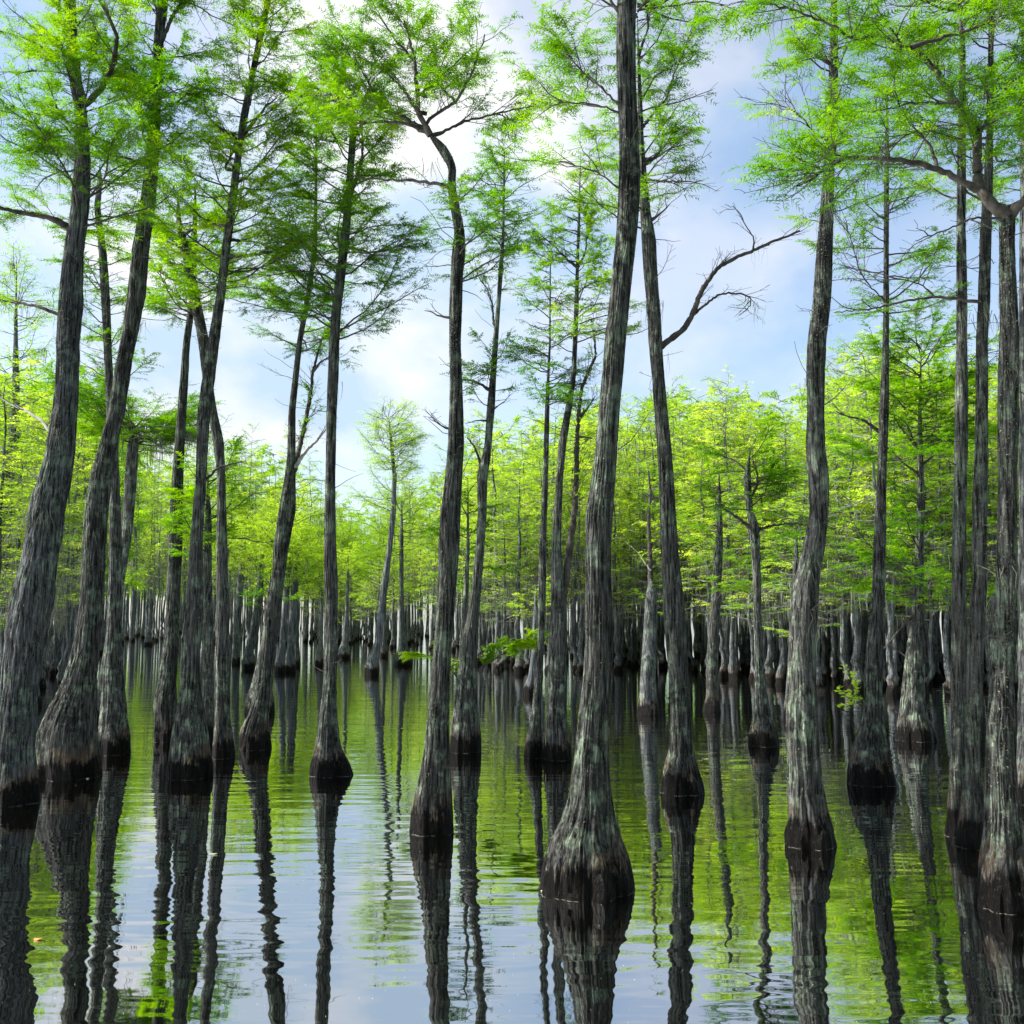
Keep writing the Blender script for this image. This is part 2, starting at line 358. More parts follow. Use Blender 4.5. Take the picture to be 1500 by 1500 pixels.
T_('far thin cypress with a brown foot, just right of the lone upright greenish tree', 964,
   [(964,494,513),(953,495,512),(940,501,510),(900,505,510),(850,507,512),(800,508,511)], crown=[(850,790,14,1.2,2.6,.8)], top=None)
T_('far cypress mostly hidden behind the left side of the lone upright greenish tree', 975,
   [(975,461,474),(960,462,474),(940,466,473),(900,468,474),(840,469,474)], crown=[(880,820,12,1.0,2.2,.8)], top=None)
T_('bare grey snag pole standing alone in the open far water at left', 945,
   [(945,210,223),(938,211,222),(928,215,221),(900,218,222),(862,220,222)], top=None, dead=True)
T_('tall dark scaly cypress whose trunk bends sharply left at the top', 1219,
   [(1219,599,665),(1200,601,664),(1180,603,663),(1140,614,661),(1100,621,659),(1050,626,658),(1000,630,659),(950,635,661),(900,639,665),(850,642,669),(800,642,673),(750,645,675),(700,652,677),(650,656,680),(600,658,679),(550,659,677),(500,658,675),(450,658,677),(400,660,678),(366,662,682),(335,666,681),(300,660,674),(266,655,667),(240,658,669),(222,646,662),(205,635,652),(192,622,638)],
   crown=[(420,290,8,.3,.7,.4)], fuzz=3000, moss=60, top=None,
   limbs=[([(629,197),(612,165),(611,130),(608,90),(600,60),(592,30)],9,1),([(620,190),(585,168),(555,158),(520,150),(490,148),(470,150)],9,1),([(622,192),(590,180),(560,178),(530,182)],6,1),
          ([(612,165),(590,130),(560,100),(530,85),(505,70)],5,1),([(618,185),(640,165),(668,150),(690,110),(705,70),(710,50)],6,.8),([(640,197),(680,178),(720,168),(760,158),(800,154)],5,.9),
          ([(612,140),(640,118),(670,90),(690,70)],4,1),([(656,273),(630,267),(600,265),(560,262),(524,261)],6,.15),([(608,90),(580,60),(560,30),(545,0)],4,1),([(555,158),(540,120),(525,95),(510,60)],4,1),([(668,150),(640,120),(650,85),(660,60)],4,1),
          ([(655,465),(640,460),(622,455)],4,0),([(655,628),(640,620),(628,612)],3,0)],)
T_('dark cypress with a forked gnarled stem close behind the right side of the scaly tree', 1101,
   [(1101,659,705),(1080,660,705),(1060,661,703),(1030,666,700),(950,674,699),(900,685,702),(850,692,706),(800,697,710),(750,700,713),(700,698,714),(670,706,719),(650,710,720),(600,713,725),(550,718,727),(500,722,730),(450,727,733),(400,730,737),(350,735,739),(260,737,740),(220,738,739)],
   crown=[(370,215,24,.3,.8,.4),(600,520,4,.3,.7,.5)], fuzz=900, moss=20, top=None,
   limbs=[([(704,700),(703,675),(696,655),(684,641)],6,0),([(717,572),(703,562),(690,556),(676,557)],5,.8),([(724,478),(720,440),(712,420),(700,405)],4,.6),([(716,617),(705,615),(682,620)],3,0),
          ([(688,990),(710,975),(735,958),(758,948),(775,945)],4,5.5),([(676,1000),(655,975),(630,960),(612,962)],3,2.6),([(724,600),(738,588),(748,578)],2.5,0)])
T_('thin dark stem running up beside the left edge of the forked gnarled trunk', 1086,
   [(1086,663,682),(1050,666,680),(1000,670,682),(950,673,684),(900,676,686),(850,680,687),(800,683,688),(720,684,687)], crown=[(840,720,10,.3,.8,.4)], top=None, fuzz=100)
T_('thin straight dark cypress, left one of the twin black feet at centre', 1110,
   [(1110,767,796),(1090,769,795),(1070,774,793),(1030,780,793),(950,787,797),(900,788,799),(850,789,800),(800,790,800),(700,795,803),(600,798,805),(550,801,805),(500,804,807),(400,805,807),(350,806,808)],
   crown=[(600,350,24,.3,.75,.35)], fuzz=300, moss=10, top=None)
T_('forked cypress with two slim stems, right one of the twin black feet at centre', 1112,
   [(1112,795,838),(1095,796,837),(1070,797,833),(1050,800,830),(1030,801,829),(950,804,830),(900,807,830),(850,807,826),(800,808,822),(750,811,823),(700,815,825),(650,818,830),(600,828,838),(550,837,844),(500,839,846),(450,841,848),(400,843,848),(330,846,850),(250,849,851)],
   crown=[(520,250,22,.3,.8,.4)], fuzz=800, moss=20, top=None,
   limbs=[([(824,880),(829,850),(835,800),(842,750),(844,700),(845,650),(848,600),(853,567),(862,545),(873,522),(870,490)],12,.4),([(850,610),(860,600),(872,580)],5,0),([(847,640),(858,640),(870,644)],3,0),([(844,395),(858,370),(861,340),(860,315)],4,1),([(843,390),(825,375),(805,352)],4,1)])
T_('pale footed cypress partly behind the twin black feet', 1018,
   [(1018,765,784),(1008,766,783),(990,774,784),(950,779,787),(900,781,788),(860,782,788)], crown=[(900,850,8,.4,.8,.5)], top=None)
T_('largest nearest cypress with deeply furrowed bark and a huge flared foot', 1303,
   [(1303,791,931),(1285,793,929),(1270,795,926),(1250,800,921),(1233,807,913),(1200,822,902),(1166,832,897),(1133,838,893),(1100,842,892),(1050,847,894),(1000,854,897),(950,857,898),(900,857,897),(850,857,895),(800,857,895),(750,858,898),(700,867,902),(650,873,905),(600,877,908),(550,882,913),(500,886,917),(450,892,922),(400,897,927),(350,903,933),(300,905,937),(250,907,938),(200,907,935),(150,905,933),(100,903,931),(50,903,931),(0,904,933)],
   fuzz=2600, moss=10, top=10.5, big=True,
   limbs=[([(905,155),(885,130),(865,118),(845,95),(825,75)],4,1),([(907,278),(880,255),(855,245),(825,235),(800,240)],3,.9),([(905,20),(895,0),(885,-30)],6,0.5),([(905,165),(870,152),(840,150),(818,150)],3,.9)])
T_('tall leaning cypress with a long dead bough on its right, beside the largest tree', 1161,
   [(1161,967,1032),(1145,968,1030),(1130,971,1025),(1100,980,1017),(1050,983,1012),(1000,981,1010),(950,976,1006),(900,972,1004),(850,971,999),(800,968,993),(750,967,990),(700,965,987),(650,962,983),(600,958,978),(550,955,973),(500,950,970),(450,948,967),(400,943,963),(350,940,961),(300,937,952),(250,936,947),(200,935,943),(150,934,941),(50,932,937)],
   crown=[(340,0,16,.4,1.0,.35)], fuzz=1800, moss=150, top=7.2,
   limbs=[([(968,508),(985,495),(1005,478),(1014,462),(1026,428),(1048,395),(1075,378),(1102,368),(1130,355),(1172,338)],10,.15),([(1014,462),(1035,445),(1055,430),(1085,430),(1100,436),(1100,448),(1083,462)],4.5,.3),([(1102,370),(1106,352),(1095,335),(1080,305),(1062,300)],2.5,0),
          ([(945,240),(965,228),(972,200),(970,182)],6,.5),([(960,232),(985,215),(1010,211)],4,.6),([(938,190),(958,165),(976,145),(985,115),(1000,80),(1010,50)],5,1),([(942,262),(970,266),(1000,266),(1030,265)],4,.6),([(950,325),(965,315),(980,300)],5,.3),
          ([(936,80),(950,40),(945,0)],5,1),([(938,150),(960,110),(990,95),(1025,90)],3,1)])
T_('ghostly pale broken-topped cypress between the largest tree and the tall leaning one', 1047,
   [(1047,932,967),(1035,934,965),(1020,936,962),(1000,937,961),(950,941,961),(900,944,963),(870,946,964),(848,948,960)], fuzz=700, pale=True, top=None,
   crown=[(900,850,3,.3,.5,.3)], limbs=[([(953,870),(953,830),(952,800),(950,760),(953,720),(950,690)],9,.6),([(952,812),(962,800),(961,780)],2,.1),([(952,835),(935,810),(915,792)],2,0)])
T_('broken cypress with a pale sunlit left flank, second right of the leaning black-footed tree', 1042,
   [(1042,1029,1056),(1032,1031,1055),(1020,1035,1053),(980,1035,1052),(950,1036,1052),(900,1040,1055),(850,1044,1057),(800,1048,1059),(750,1050,1058),(700,1051,1056)],
   crown=[(880,700,10,.5,1.2,.5)], fuzz=300, moss=30, top=None, limbs=[([(1053,723),(1065,718),(1080,715)],3,0)])
T_('crooked dark cypress with a forked stunted top and one pale bare arm', 1092,
   [(1092,1096,1140),(1080,1097,1139),(1065,1099,1136),(1050,1103,1130),(1020,1107,1124),(1000,1106,1121),(950,1105,1118),(900,1104,1115),(850,1103,1115),(800,1100,1113),(770,1097,1112),(750,1093,1103),(700,1089,1100),(665,1096,1100)],
   crown=[(760,665,8,.5,1.0,.5)], fuzz=300, top=None,
   limbs=[([(1098,772),(1080,758),(1062,745),(1049,738)],6,0),([(1110,776),(1130,770),(1155,767),(1188,769)],5,.5),([(1098,730),(1108,715),(1110,695),(1101,668)],5,.3),([(1108,708),(1125,696),(1150,695),(1185,706)],3,.7),([(1095,690),(1078,675),(1050,665),(1020,655),(1000,650)],3,.7)])
T_('stout cypress with a kinked sunlit trunk, right of the crooked stunted tree', 1238,
   [(1238,1149,1224),(1210,1151,1220),(1190,1152,1213),(1150,1153,1204),(1100,1152,1200),(1050,1151,1197),(1000,1153,1195),(950,1155,1195),(900,1157,1197),(850,1164,1200),(800,1177,1208),(750,1187,1213),(700,1185,1213),(660,1180,1208),(600,1183,1207),(550,1181,1208),(500,1183,1210),(450,1190,1216),(400,1194,1219),(350,1198,1220),(300,1203,1221),(250,1206,1223),(200,1210,1227),(150,1213,1227),(100,1215,1228),(50,1217,1227),(0,1218,1226)],
   crown=[(330,0,18,.35,.8,.4)], fuzz=3400, moss=260, top=8.5,
   limbs=[([(1214,92),(1200,82),(1185,76),(1168,62)],5,1),([(1210,205),(1190,192),(1175,170),(1150,155),(1120,150)],3,.7)])
T_('small pale trunk with a red foot close behind the kinked stout tree', 1055,
   [(1055,1146,1166),(1040,1147,1166),(1020,1150,1165),(980,1153,1164),(900,1158,1167),(820,1162,1170),(780,1165,1169)], crown=[(860,780,6,.5,1.,.4)], fuzz=100, top=None, pale=True)
T_('slender cypress with a rusty orange ring round its foot and a bright leafy sprout', 1148,
   [(1148,1241,1307),(1135,1242,1306),(1120,1244,1304),(1100,1248,1301),(1085,1252,1299),(1060,1262,1295),(1020,1267,1292),(1000,1266,1292),(950,1270,1294),(900,1274,1295),(850,1279,1296),(800,1280,1297),(750,1282,1298),(700,1285,1298),(600,1288,1302),(500,1293,1302),(450,1294,1302),(300,1295,1302),(200,1296,1302),(120,1298,1301)],
   crown=[(470,120,20,.35,.85,.4)], fuzz=1600, moss=50, top=None, sprout=True,
   limbs=[([(1293,320),(1275,305),(1262,290)],3,0),([(1296,440),(1275,420),(1260,400),(1245,345),(1235,320)],2.5,.4)])
T_('bell-footed cypress with pale dead arms, behind the slender rusty-ringed tree', 1084,
   [(1084,1311,1371),(1072,1312,1368),(1060,1314,1362),(1045,1317,1355),(1030,1319,1353),(1000,1322,1353),(950,1328,1353),(900,1337,1353),(850,1339,1353),(800,1341,1353),(750,1343,1355),(700,1344,1353),(650,1344,1351),(600,1345,1350),(520,1348,1351)],
   crown=[(680,510,22,.7,1.5,.6),(900,720,12,.6,1.3,.6)], fuzz=500, moss=40, top=None,
   limbs=[([(1343,655),(1330,640),(1316,622),(1305,600),(1310,585)],4.5,.3),([(1353,680),(1370,665),(1385,650),(1400,630)],4,.3),([(1342,692),(1322,678),(1305,660),(1280,640)],4,0),([(1288,632),(1265,615),(1240,610),(1225,603)],5,.3),
          ([(1340,855),(1320,835),(1290,815),(1265,790),(1250,765)],3.5,.3),([(1337,903),(1322,918),(1305,938),(1292,953)],5,0),([(1352,795),(1362,778),(1385,762)],3.5,.2),([(1330,965),(1318,955),(1307,947)],2.5,0)])
T_('straight dark cypress, left trunk of the touching pair near the right edge', 1224,
   [(1224,1383,1409),(1200,1386,1408),(1150,1390,1413),(1100,1393,1415),(1050,1394,1415),(1000,1393,1415),(950,1394,1415),(900,1395,1415),(850,1395,1415),(800,1395,1415),(700,1398,1416),(600,1400,1418),(500,1402,1417),(450,1402,1417),(350,1402,1415),(250,1403,1415),(150,1405,1415),(60,1407,1414)],
   crown=[(300,50,14,.35,.8,.4)], fuzz=1700, moss=30, top=7.0)
T_('wavy-stemmed cypress, right trunk of the touching pair near the right edge', 1241,
   [(1241,1402,1447),(1220,1403,1446),(1200,1405,1444),(1175,1409,1441),(1150,1413,1437),(1100,1415,1434),(1050,1415,1438),(1000,1416,1440),(950,1417,1441),(900,1420,1442),(850,1427,1446),(800,1424,1445),(750,1426,1445),(700,1427,1446),(650,1429,1447),(600,1430,1447),(500,1430,1447),(450,1433,1450),(350,1436,1452),(250,1443,1455),(150,1447,1456),(60,1449,1456)],
   crown=[(250,30,14,.35,.8,.4)], fuzz=1900, moss=60, top=7.2,
   limbs=[([(1450,447),(1435,443),(1405,437),(1370,435),(1340,438),(1310,445),(1280,452),(1250,455),(1222,458)],5.5,.25),([(1370,436),(1355,420),(1335,412),(1300,405)],2.5,.6)])
T_('large mossy cypress at the right edge that forks into spreading limbs overhead', 1329,
   [(1329,1433,1513),(1300,1435,1511),(1280,1437,1508),(1250,1441,1503),(1220,1442,1497),(1180,1445,1494),(1150,1447,1491),(1100,1446,1487),(1050,1448,1485),(1000,1450,1484),(950,1452,1485),(900,1458,1487),(850,1461,1488),(800,1462,1488),(700,1463,1490),(600,1463,1491),(500,1465,1492),(450,1466,1490),(400,1465,1488),(350,1465,1485),(325,1464,1487),(308,1466,1492)],
   fuzz=3800, moss=120, top=None, big=True,
   limbs=[([(1476,318),(1455,300),(1440,287),(1432,265),(1431,230),(1433,190),(1418,172),(1400,150),(1380,120),(1362,92),(1340,72),(1315,62),(1285,50),(1247,43)],17,1),
          ([(1478,318),(1492,300),(1508,285),(1530,255),(1540,200)],14,1),([(1431,278),(1415,268),(1395,258),(1372,247),(1345,238),(1318,234),(1290,232),(1240,230),(1205,250),(1185,265),(1168,272)],10,.8),
          ([(1373,247),(1368,225),(1355,200),(1342,190),(1325,200),(1308,212),(1285,220)],5,.8),([(1335,70),(1352,62),(1380,54),(1408,48),(1435,38),(1465,28),(1500,15)],6,1),([(1433,190),(1448,180),(1468,172),(1490,165)],5,1),
          ([(1318,62),(1322,80),(1316,55),(1300,35),(1285,10)],4,1),([(1285,50),(1250,60),(1225,40),(1195,28),(1160,12),(1120,5),(1080,3)],5,.9),([(1400,150),(1370,152),(1335,150),(1300,160),(1270,165)],4,.9),([(1462,320),(1430,318),(1400,332),(1370,342),(1342,353)],4,.1),
          ([(1240,230),(1215,225),(1190,240),(1170,250),(1140,252)],3,1),([(1408,48),(1405,20),(1398,-20)],4,1)])
T_('cypress with a pale foot cut by the right edge of the photo', 1178,
   [(1178,1488,1530),(1150,1489,1528),(1100,1491,1524),(1050,1491,1520),(1000,1492,1518),(900,1493,1516),(800,1493,1515),(700,1493,1514),(600,1494,1514),(500,1494,1513),(400,1494,1512),(300,1495,1512),(150,1494,1510)],
   crown=[(300,50,10,.4,.8,.4)], fuzz=900, moss=30, top=8, pale=True)
T_('thin dark cypress at the very left edge behind the shaggy leaning trunk', 1010,
   [(1010,-6,14),(990,-6,13),(950,-4,12),(900,-6,13),(850,-6,10),(780,-5,9),(705,-2,13),(640,14,30),(590,17,29),(500,20,26),(400,22,26)], crown=[(860,400,40,.8,1.8,.6)], fuzz=300, moss=200, top=None)

# ---------------------------------------------------------------- building one traced tree
def empty(name, loc, label=None, cat=None, group=None):
    o = bpy.data.objects.new(name, None); C.objects.link(o); o.location = loc; o.empty_display_size = 0.2
    if label: o['label'] = label
    if cat: o['category'] = cat
    if group: o['group'] = group
    return o

NT = 0; RINGS = []
def build_tree(idx, t):
    rng = np.random.default_rng(100+idx)
    D = waterD(t['wy']); prof = t['prof']
    pts = []
    for (y, xl, xr) in prof:
        a, m = P((xl+xr)/2, y, D); pts.append((a[0], a[2], (xr-xl)/2*m))
    pts = np.array(pts); pts[0, 1] = 0.0
    top = t.get('top')
    if top and pts[-1, 1] < top:
        (x1, z1, r1), (x0, z0, r0) = pts[-1], pts[-4]
        sl = (x1-x0)/(z1-z0)
        nk = 5
        for k in range(1, nk+1):
            f = k/nk; pts = np.vstack([pts, [x1+sl*(top-z1)*f*(1-0.4*f), z1+(top-z1)*f, r1*(1-f)+0.02*f]])
    elif not t.get('dead') and len(pts) > 4:
        if prof[-1][0] < 640 or t.get('crown'):
            pts[-1, 2] *= 0.35; e = pts[-1]+(pts[-1]-pts[-2])*0.25; e[2] = 0.003; pts = np.vstack([pts, e])
        else: pts[-1, 2] *= 0.6
    base = np.array([pts[0, 0], D, 0.0])
    root = empty('pond_cypress' if not t.get('dead') else 'dead_snag', base, t['label'], 'tree')
    near = D < 17
    zstep = max(0.012, 0.0022*D)
    H = pts[-1, 1]
    zz = np.concatenate([[-0.35, -0.2, -0.1], np.arange(0, H, zstep), [H]])
    xs = np.interp(zz, pts[:, 1], pts[:, 0]); rs = np.interp(zz, pts[:, 1], pts[:, 2])
    if top is None and not t.get('dead'): pass
    kk = np.hanning(max(3, int(0.22/zstep)|1)+2)[1:-1]; kk /= kk.sum(); pad = len(kk)//2
    def sm(a): return np.convolve(np.pad(a, pad, mode='edge'), kk, 'valid')
    xs2 = sm(xs); rs2 = sm(rs)
    w = np.clip((zz-0.05)/0.25, 0, 1); xs = xs*(1-w)+xs2*w; rs = rs*(1-w)+rs2*w
    sy = sm(sm(np.interp(zz, np.linspace(0, max(H, 1), 9), np.cumsum(rng.normal(0, 0.032, 9)))))
    sy -= np.interp(0.0, zz, sy); xs = xs*(D+sy)/D; rs = rs*(D+sy)/D
    M = int(np.clip(2*PI*rs[4]/0.012, 24, 150)) if near else int(np.clip(900/D, 10, 30))
    if t.get('big'): M = 170
    th = np.linspace(0, 1, M, endpoint=False)[None]; Z = zz[:, None]
    ph = rng.uniform(0, 6.28, 4)
    fl = np.exp(-np.clip(Z, 0, None)/0.75)
    TH = th*2*PI
    flute = 0.055*np.sin(5*TH+ph[0]+0.5*Z) + 0.045*np.sin(3*TH+ph[1]-0.4*Z) + 0.035*np.sin(9*TH+ph[2]+Z)
    lump = (vnoise(th*6+0*Z, Z*2.2+0*th, 6, idx+5)-0.5)*0.16
    R = rs[:, None]*(1+flute*(0.25+0.95*fl)+lump*0.7)
    if near:
        nf = max(10, int(2*PI*rs[4]/0.030)); nf2 = nf*2
        wob = (vnoise(th*8+0*Z, Z*1.5+0*th, 8, idx+9)-.5)*1.8
        a = vnoise(np.mod(th*nf+wob, nf), Z*4.0+0*th+wob*.3, nf, idx+20)
        b = vnoise(np.mod(th*nf2+wob, nf2), Z*11.0+0*th, nf2, idx+21)
        rid = np.clip(np.abs(a-0.5)*2.6, 0, 1)*0.75+0.25*b
        amp = np.clip(rs[:, None]*0.14, 0.004, 0.022)
        R = R + (rid-0.6)*amp*(1.25 if t.get('big') else 1)
    ct = np.cos(np.linspace(0, 2*PI, M, endpoint=False))[None]
    hi, lo = (R*ct).max(1), (R*ct).min(1); k_ = rs/((hi-lo)/2); R = R*k_[:, None]
    xs = xs-(hi+lo)/2*k_
    if near:
        i0 = int(np.argmin(np.abs(zz))); th_ = np.linspace(0, 2*PI, M, endpoint=False)
        RINGS.append((xs[i0], D+sy[i0], R[i0]*np.cos(th_), R[i0]*np.sin(th_)))
    # close the tip
    xs = np.append(xs, xs[-1]); sy = np.append(sy, sy[-1]); rs = np.append(rs, 0.001); zz = np.append(zz, zz[-1]+0.4*float(R[-1].mean())); R = np.vstack([R, np.full((1, M), 0.001)])
    V, Q = rings(xs-base[0], sy, zz, R)
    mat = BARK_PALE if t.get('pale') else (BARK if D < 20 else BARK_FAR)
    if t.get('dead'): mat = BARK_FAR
    mesh_np('trunk', V, Q, mat, root, smooth_shade=True)
    # ---- crown
    T = Tubes(); Lf = Leaves(); Lf.clump = D < 24; Lf.ph = rng.uniform(0, 6)
    if D < 9: LOD = dict(K=6, w=0.0115, nl=0.34, size=0.145, sp=0.022, lvl=1)
    elif D < 17: LOD = dict(K=5, w=max(0.0105, D*0.00135), nl=0.36, size=0.150, sp=0.024, lvl=1)
    elif D < 24: LOD = dict(K=5, w=0.017, nl=0.40, size=0.17, sp=0.035, lvl=1)
    else: LOD = dict(K=3, w=0.026, nl=0.42, size=0.30, sp=0.13, lvl=1)
    def at_z(z): return np.array([np.interp(z, zz, xs)-base[0], np.interp(z, zz, sy), z])
    tint0 = rng.uniform(0.32, 0.5)
    def ypx_to_z(y):
        a, m = P(prof[0][1], y, D); return a[2]
    n_auto = 0
    for (ya, yb, n, l0, l1, dens) in t.get('crown', []):
        za, zb = ypx_to_z(ya), min(ypx_to_z(yb), H)
        n = int(n*2.0); l1 = l1*1.12
        for k in range(n):
            f = (k+rng.random())/n
            z = za+(zb-za)*f; p = at_z(z)
            az = rng.uniform(0, 2*PI); el = rng.uniform(-0.05, 0.45) if not t.get('flat') else rng.uniform(-.05, .15)
            if f > 0.85: el += 0.35
            d = (math.cos(az)*math.cos(el), math.sin(az)*math.cos(el), math.sin(el))
            Ln = rng.uniform(l0, l1)*(1.05-0.45*f)
            lf = 1.0 if rng.random() < (0.62+dens*0.5) else 0.15
            grow(rng, T, Lf, p, d, Ln, min(0.013, 0.004+0.008*Ln), 1, LOD['sp'], LOD['size'], lf*(0.75+dens*0.5), 0.6, tint0)
            n_auto += 1
    if top:   # the part of the crown above the frame
        z0 = max(ypx_to_z(0), H-4.5)
        for k in range(7):
            z = z0+(H-z0)*(k+rng.random())/7; az = rng.uniform(0, 2*PI); el = rng.uniform(0, .5)
            grow(rng, T, Lf, at_z(z), (math.cos(az)*math.cos(el), math.sin(az)*math.cos(el), math.sin(el)), rng.uniform(.6, 1.4), 0.014, 1, 0.11, 0.17, 0.8, 0.5, tint0)
    # dead stubs and bare twigs along the bole
    if near:
        zlo = 1.0; zhi = min(H, ypx_to_z(0))
        for k in range(int((zhi-zlo)*3.2)):
            z = rng.uniform(zlo, zhi); az = rng.uniform(0, 2*PI)
            grow(rng, T, Lf, at_z(z), (math.cos(az), math.sin(az), rng.uniform(-.1, .5)), rng.uniform(.08, .35) if z < 2.6 else rng.uniform(.15, .7), rng.uniform(.002, .006), 1 if rng.random() < .4 else 0, 9, .1, 0, 0.3)
    # ---- traced limbs
    for (lp, w0, leaf) in t.get('limbs', []):
        n = len(lp); sl = rng.uniform(-0.45, 0.45); q = []; acc = 0; m0 = None
        Dl = D+float(np.interp(P(lp[0][0], lp[0][1], D)[0][2], zz, sy))
        for k, (x, y) in enumerate(lp):
            if k: acc += math.hypot(x-lp[k-1][0], y-lp[k-1][1])*m0
            a, m0 = P(x, y, Dl+sl*acc + (rng.normal(0, .03) if k else 0)); q.append(a)
        a0, m0 = P(lp[0][0], lp[0][1], D)
        q = np.array(q)-base; q[0, 1] = np.interp(q[0, 2], zz, sy)
        tx = float(np.interp(q[0, 2], zz, xs))-base[0]; trr = float(np.interp(q[0, 2], zz, rs))
        if 0.25*trr < abs(q[0, 0]-tx) < trr+0.12:
            q = np.vstack([[tx+0.2*(q[0, 0]-tx), q[0, 1], q[0, 2]-0.01], q])
        # densify and smooth
        s = np.concatenate([[0], np.cumsum(np.linalg.norm(np.diff(q, axis=0), axis=1))]); nn = max(6, int(s[-1]/0.035))
        ss = np.linspace(0, s[-1], nn); qq = np.stack([np.interp(ss, s, q[:, c]) for c in range(3)], -1)
        for _ in range(2):
            qq[1:-1] = 0.25*qq[:-2]+0.5*qq[1:-1]+0.25*qq[2:]
        qq[2:-1] += rng.normal(0, 0.004, (nn-3, 3))
        r0 = w0/2*m0; rr = np.linspace(r0, max(0.003, r0*0.28), nn)*(1+rng.normal(0, .05, nn)); rr[:3] *= 1.25
        tb = Tubes(); tb.add(qq, rr, 10 if w0 > 5 else 6)
        tb.build('limb', TWIG_PALE if (t.get('pale') and leaf == 0) or leaf == 0.2 else TWIG, root)
        step = 0.085 if D < 17 else 0.16
        for j in range(int(s[-1]/step)+1):
            f = 0.18+0.82*rng.random()
            i = min(int(f*(nn-1)), nn-2); dd = qq[i+1]-qq[i]; dd /= np.linalg.norm(dd)+1e-9
            dd = rotz(dd, rng.choice([-1, 1])*rng.uniform(.5, 1.3)); dd[2] = dd[2]*.6+rng.uniform(-.1, .4)
            if leaf > 1.5: Ln, lv = rng.uniform(.20, .45), 0
            else: Ln, lv = rng.uniform(.22, .58)*(1 if leaf > .3 else .6), 1
            lf = leaf if rng.random() < max(leaf, .15) else 0
            if leaf < 0.3 and rng.random() < .5: continue
            grow(rng, T, Lf, qq[i], dd, Ln, 0.0035+0.002*rng.random(), lv, LOD['sp'], LOD['size'], lf, .2, tint0 + (0.5 if leaf > 1.5 else 0.05))  # leafiest limbs tinted brighter: sunlight painted into their leaf colour
    crown = None
    if Lf.c:
        V, Tr, ti = Lf.arrays(rng, LOD['K'], LOD['w'], LOD['nl'])
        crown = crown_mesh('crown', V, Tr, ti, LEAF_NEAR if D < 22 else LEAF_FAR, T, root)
        global NT; NT += len(Tr)
    elif T.V: T.build('twigs', TWIG, root)['kind'] = 'stuff'
    # ---- hanging moss
    nm = t.get('moss', 0)
    if nm:
        anchors = []
        tv = np.concatenate(T.V) if T.V else None
        nclump = max(3, nm//9)
        for k in range(nclump):
            if tv is not None and rng.random() < 0.6: p = tv[rng.integers(len(tv))]
            else:
                z = rng.uniform(min(1.6, H*.5), min(H, 5.5)); az = rng.uniform(0, 2*PI); r = np.interp(z, zz, rs)
                p = at_z(z)+np.array([math.cos(az)*r, math.sin(az)*r, 0])
            m_ = int(rng.integers(6, 22))
            anchors.append(p+rng.normal(0, 1, (m_, 3))*np.array([.045, .045, .02]))
        A = np.concatenate(anchors)
        V, Qm, ti = moss_strands(rng, A, 0.26 if D < 17 else 0.5, 0.004 if D < 17 else 0.015)
        mesh_np('spanish_moss', V, Qm, MOSS, root, tint=ti)['kind'] = 'stuff'
    # ---- lichen and bark shreds standing off the bole
    nf_ = t.get('fuzz', 0)
    if nf_:
        z = rng.uniform(0.45, min(H, ypx_to_z(-30)), nf_); a = rng.uniform(0, 2*PI, nf_)
        jj = (a/(2*PI)*M).astype(int) % M; ii = np.clip(np.searchsorted(zz, z), 0, len(zz)-1)
        r = R[ii, jj]; out = np.stack([np.cos(a), np.sin(a), np.zeros(nf_)], -1)
        c = np.stack([np.interp(z, zz, xs)-base[0], np.interp(z, zz, sy), z], -1)+out*(r*0.985)[:, None]
        tan = np.cross(out, [0, 0, 1.0])
        ln = rng.uniform(.006, .022, nf_)*(1.5 if t.get('pale') else 1); wd = rng.uniform(.0015, .004, nf_)*(1+.08*D)
        d = out*rng.uniform(.3, 1, nf_)[:, None]+tan*rng.normal(0, .6, nf_)[:, None]; d[:, 2] += rng.normal(-.1, .6, nf_)
        Vf = np.stack([c-tan*wd[:, None], c+tan*wd[:, None], c+d*ln[:, None]], 1).reshape(-1, 3)
        mesh_np('lichen_tufts', Vf, np.arange(len(Vf)).reshape(-1, 3), FUZZ, root, tint=np.repeat(rng.uniform(0, 1, nf_), 3))['kind'] = 'stuff'
    if t.get('sprout'):
        a0, m0 = P(1270, 1040, D); a0 = a0-base
        T2 = Tubes(); lv = []
        for (x, y) in [(1247, 985), (1235, 1005), (1252, 1000), (1240, 1025), (1228, 1010), (1258, 1018), (1232, 1038), (1245, 1030), (1238, 978)]:
            e, _ = P(x+rng.normal(0, 3), y+rng.normal(0, 3), D+rng.normal(0, .08)); e = e-base
            mid = a0*.45+e*.55+np.array([-.03, 0, .02]); T2.add(np.array([a0, mid, e]), [.004, .003, .0015], 4)
            for q in range(18): lv.append(mid*(1-q/17)+e*(q/17)+rng.normal(0, .016, 3))
        lv = np.array(lv); n = len(lv); a = rng.uniform(0, 2*PI, n)
        d = np.stack([np.cos(a), np.sin(a), rng.uniform(-.3, .5, n)], -1); sd = np.cross(d, np.array([0, 0, 1.0])+rng.normal(0, .5, (n, 3))); sd /= np.linalg.norm(sd, axis=1)[:, None]
        s = rng.uniform(.034, .058, n)[:, None]
        Vq = np.stack([lv, lv+d*s*.5+sd*s*.42, lv+d*s*1.1, lv+d*s*.5-sd*s*.42], 1).reshape(-1, 3)
        sp_o = mesh_np('leafy_sprout', Vq, np.arange(len(Vq)).reshape(-1, 4), LEAF_BROAD, root, tint=np.repeat(rng.uniform(0, 1, n), 4))
        T2.build('stem', TWIG, sp_o); sp_o['kind'] = 'stuff'
    return root

for i, t in enumerate(TREES): build_tree(i, t)
print('near leaf tris', NT)

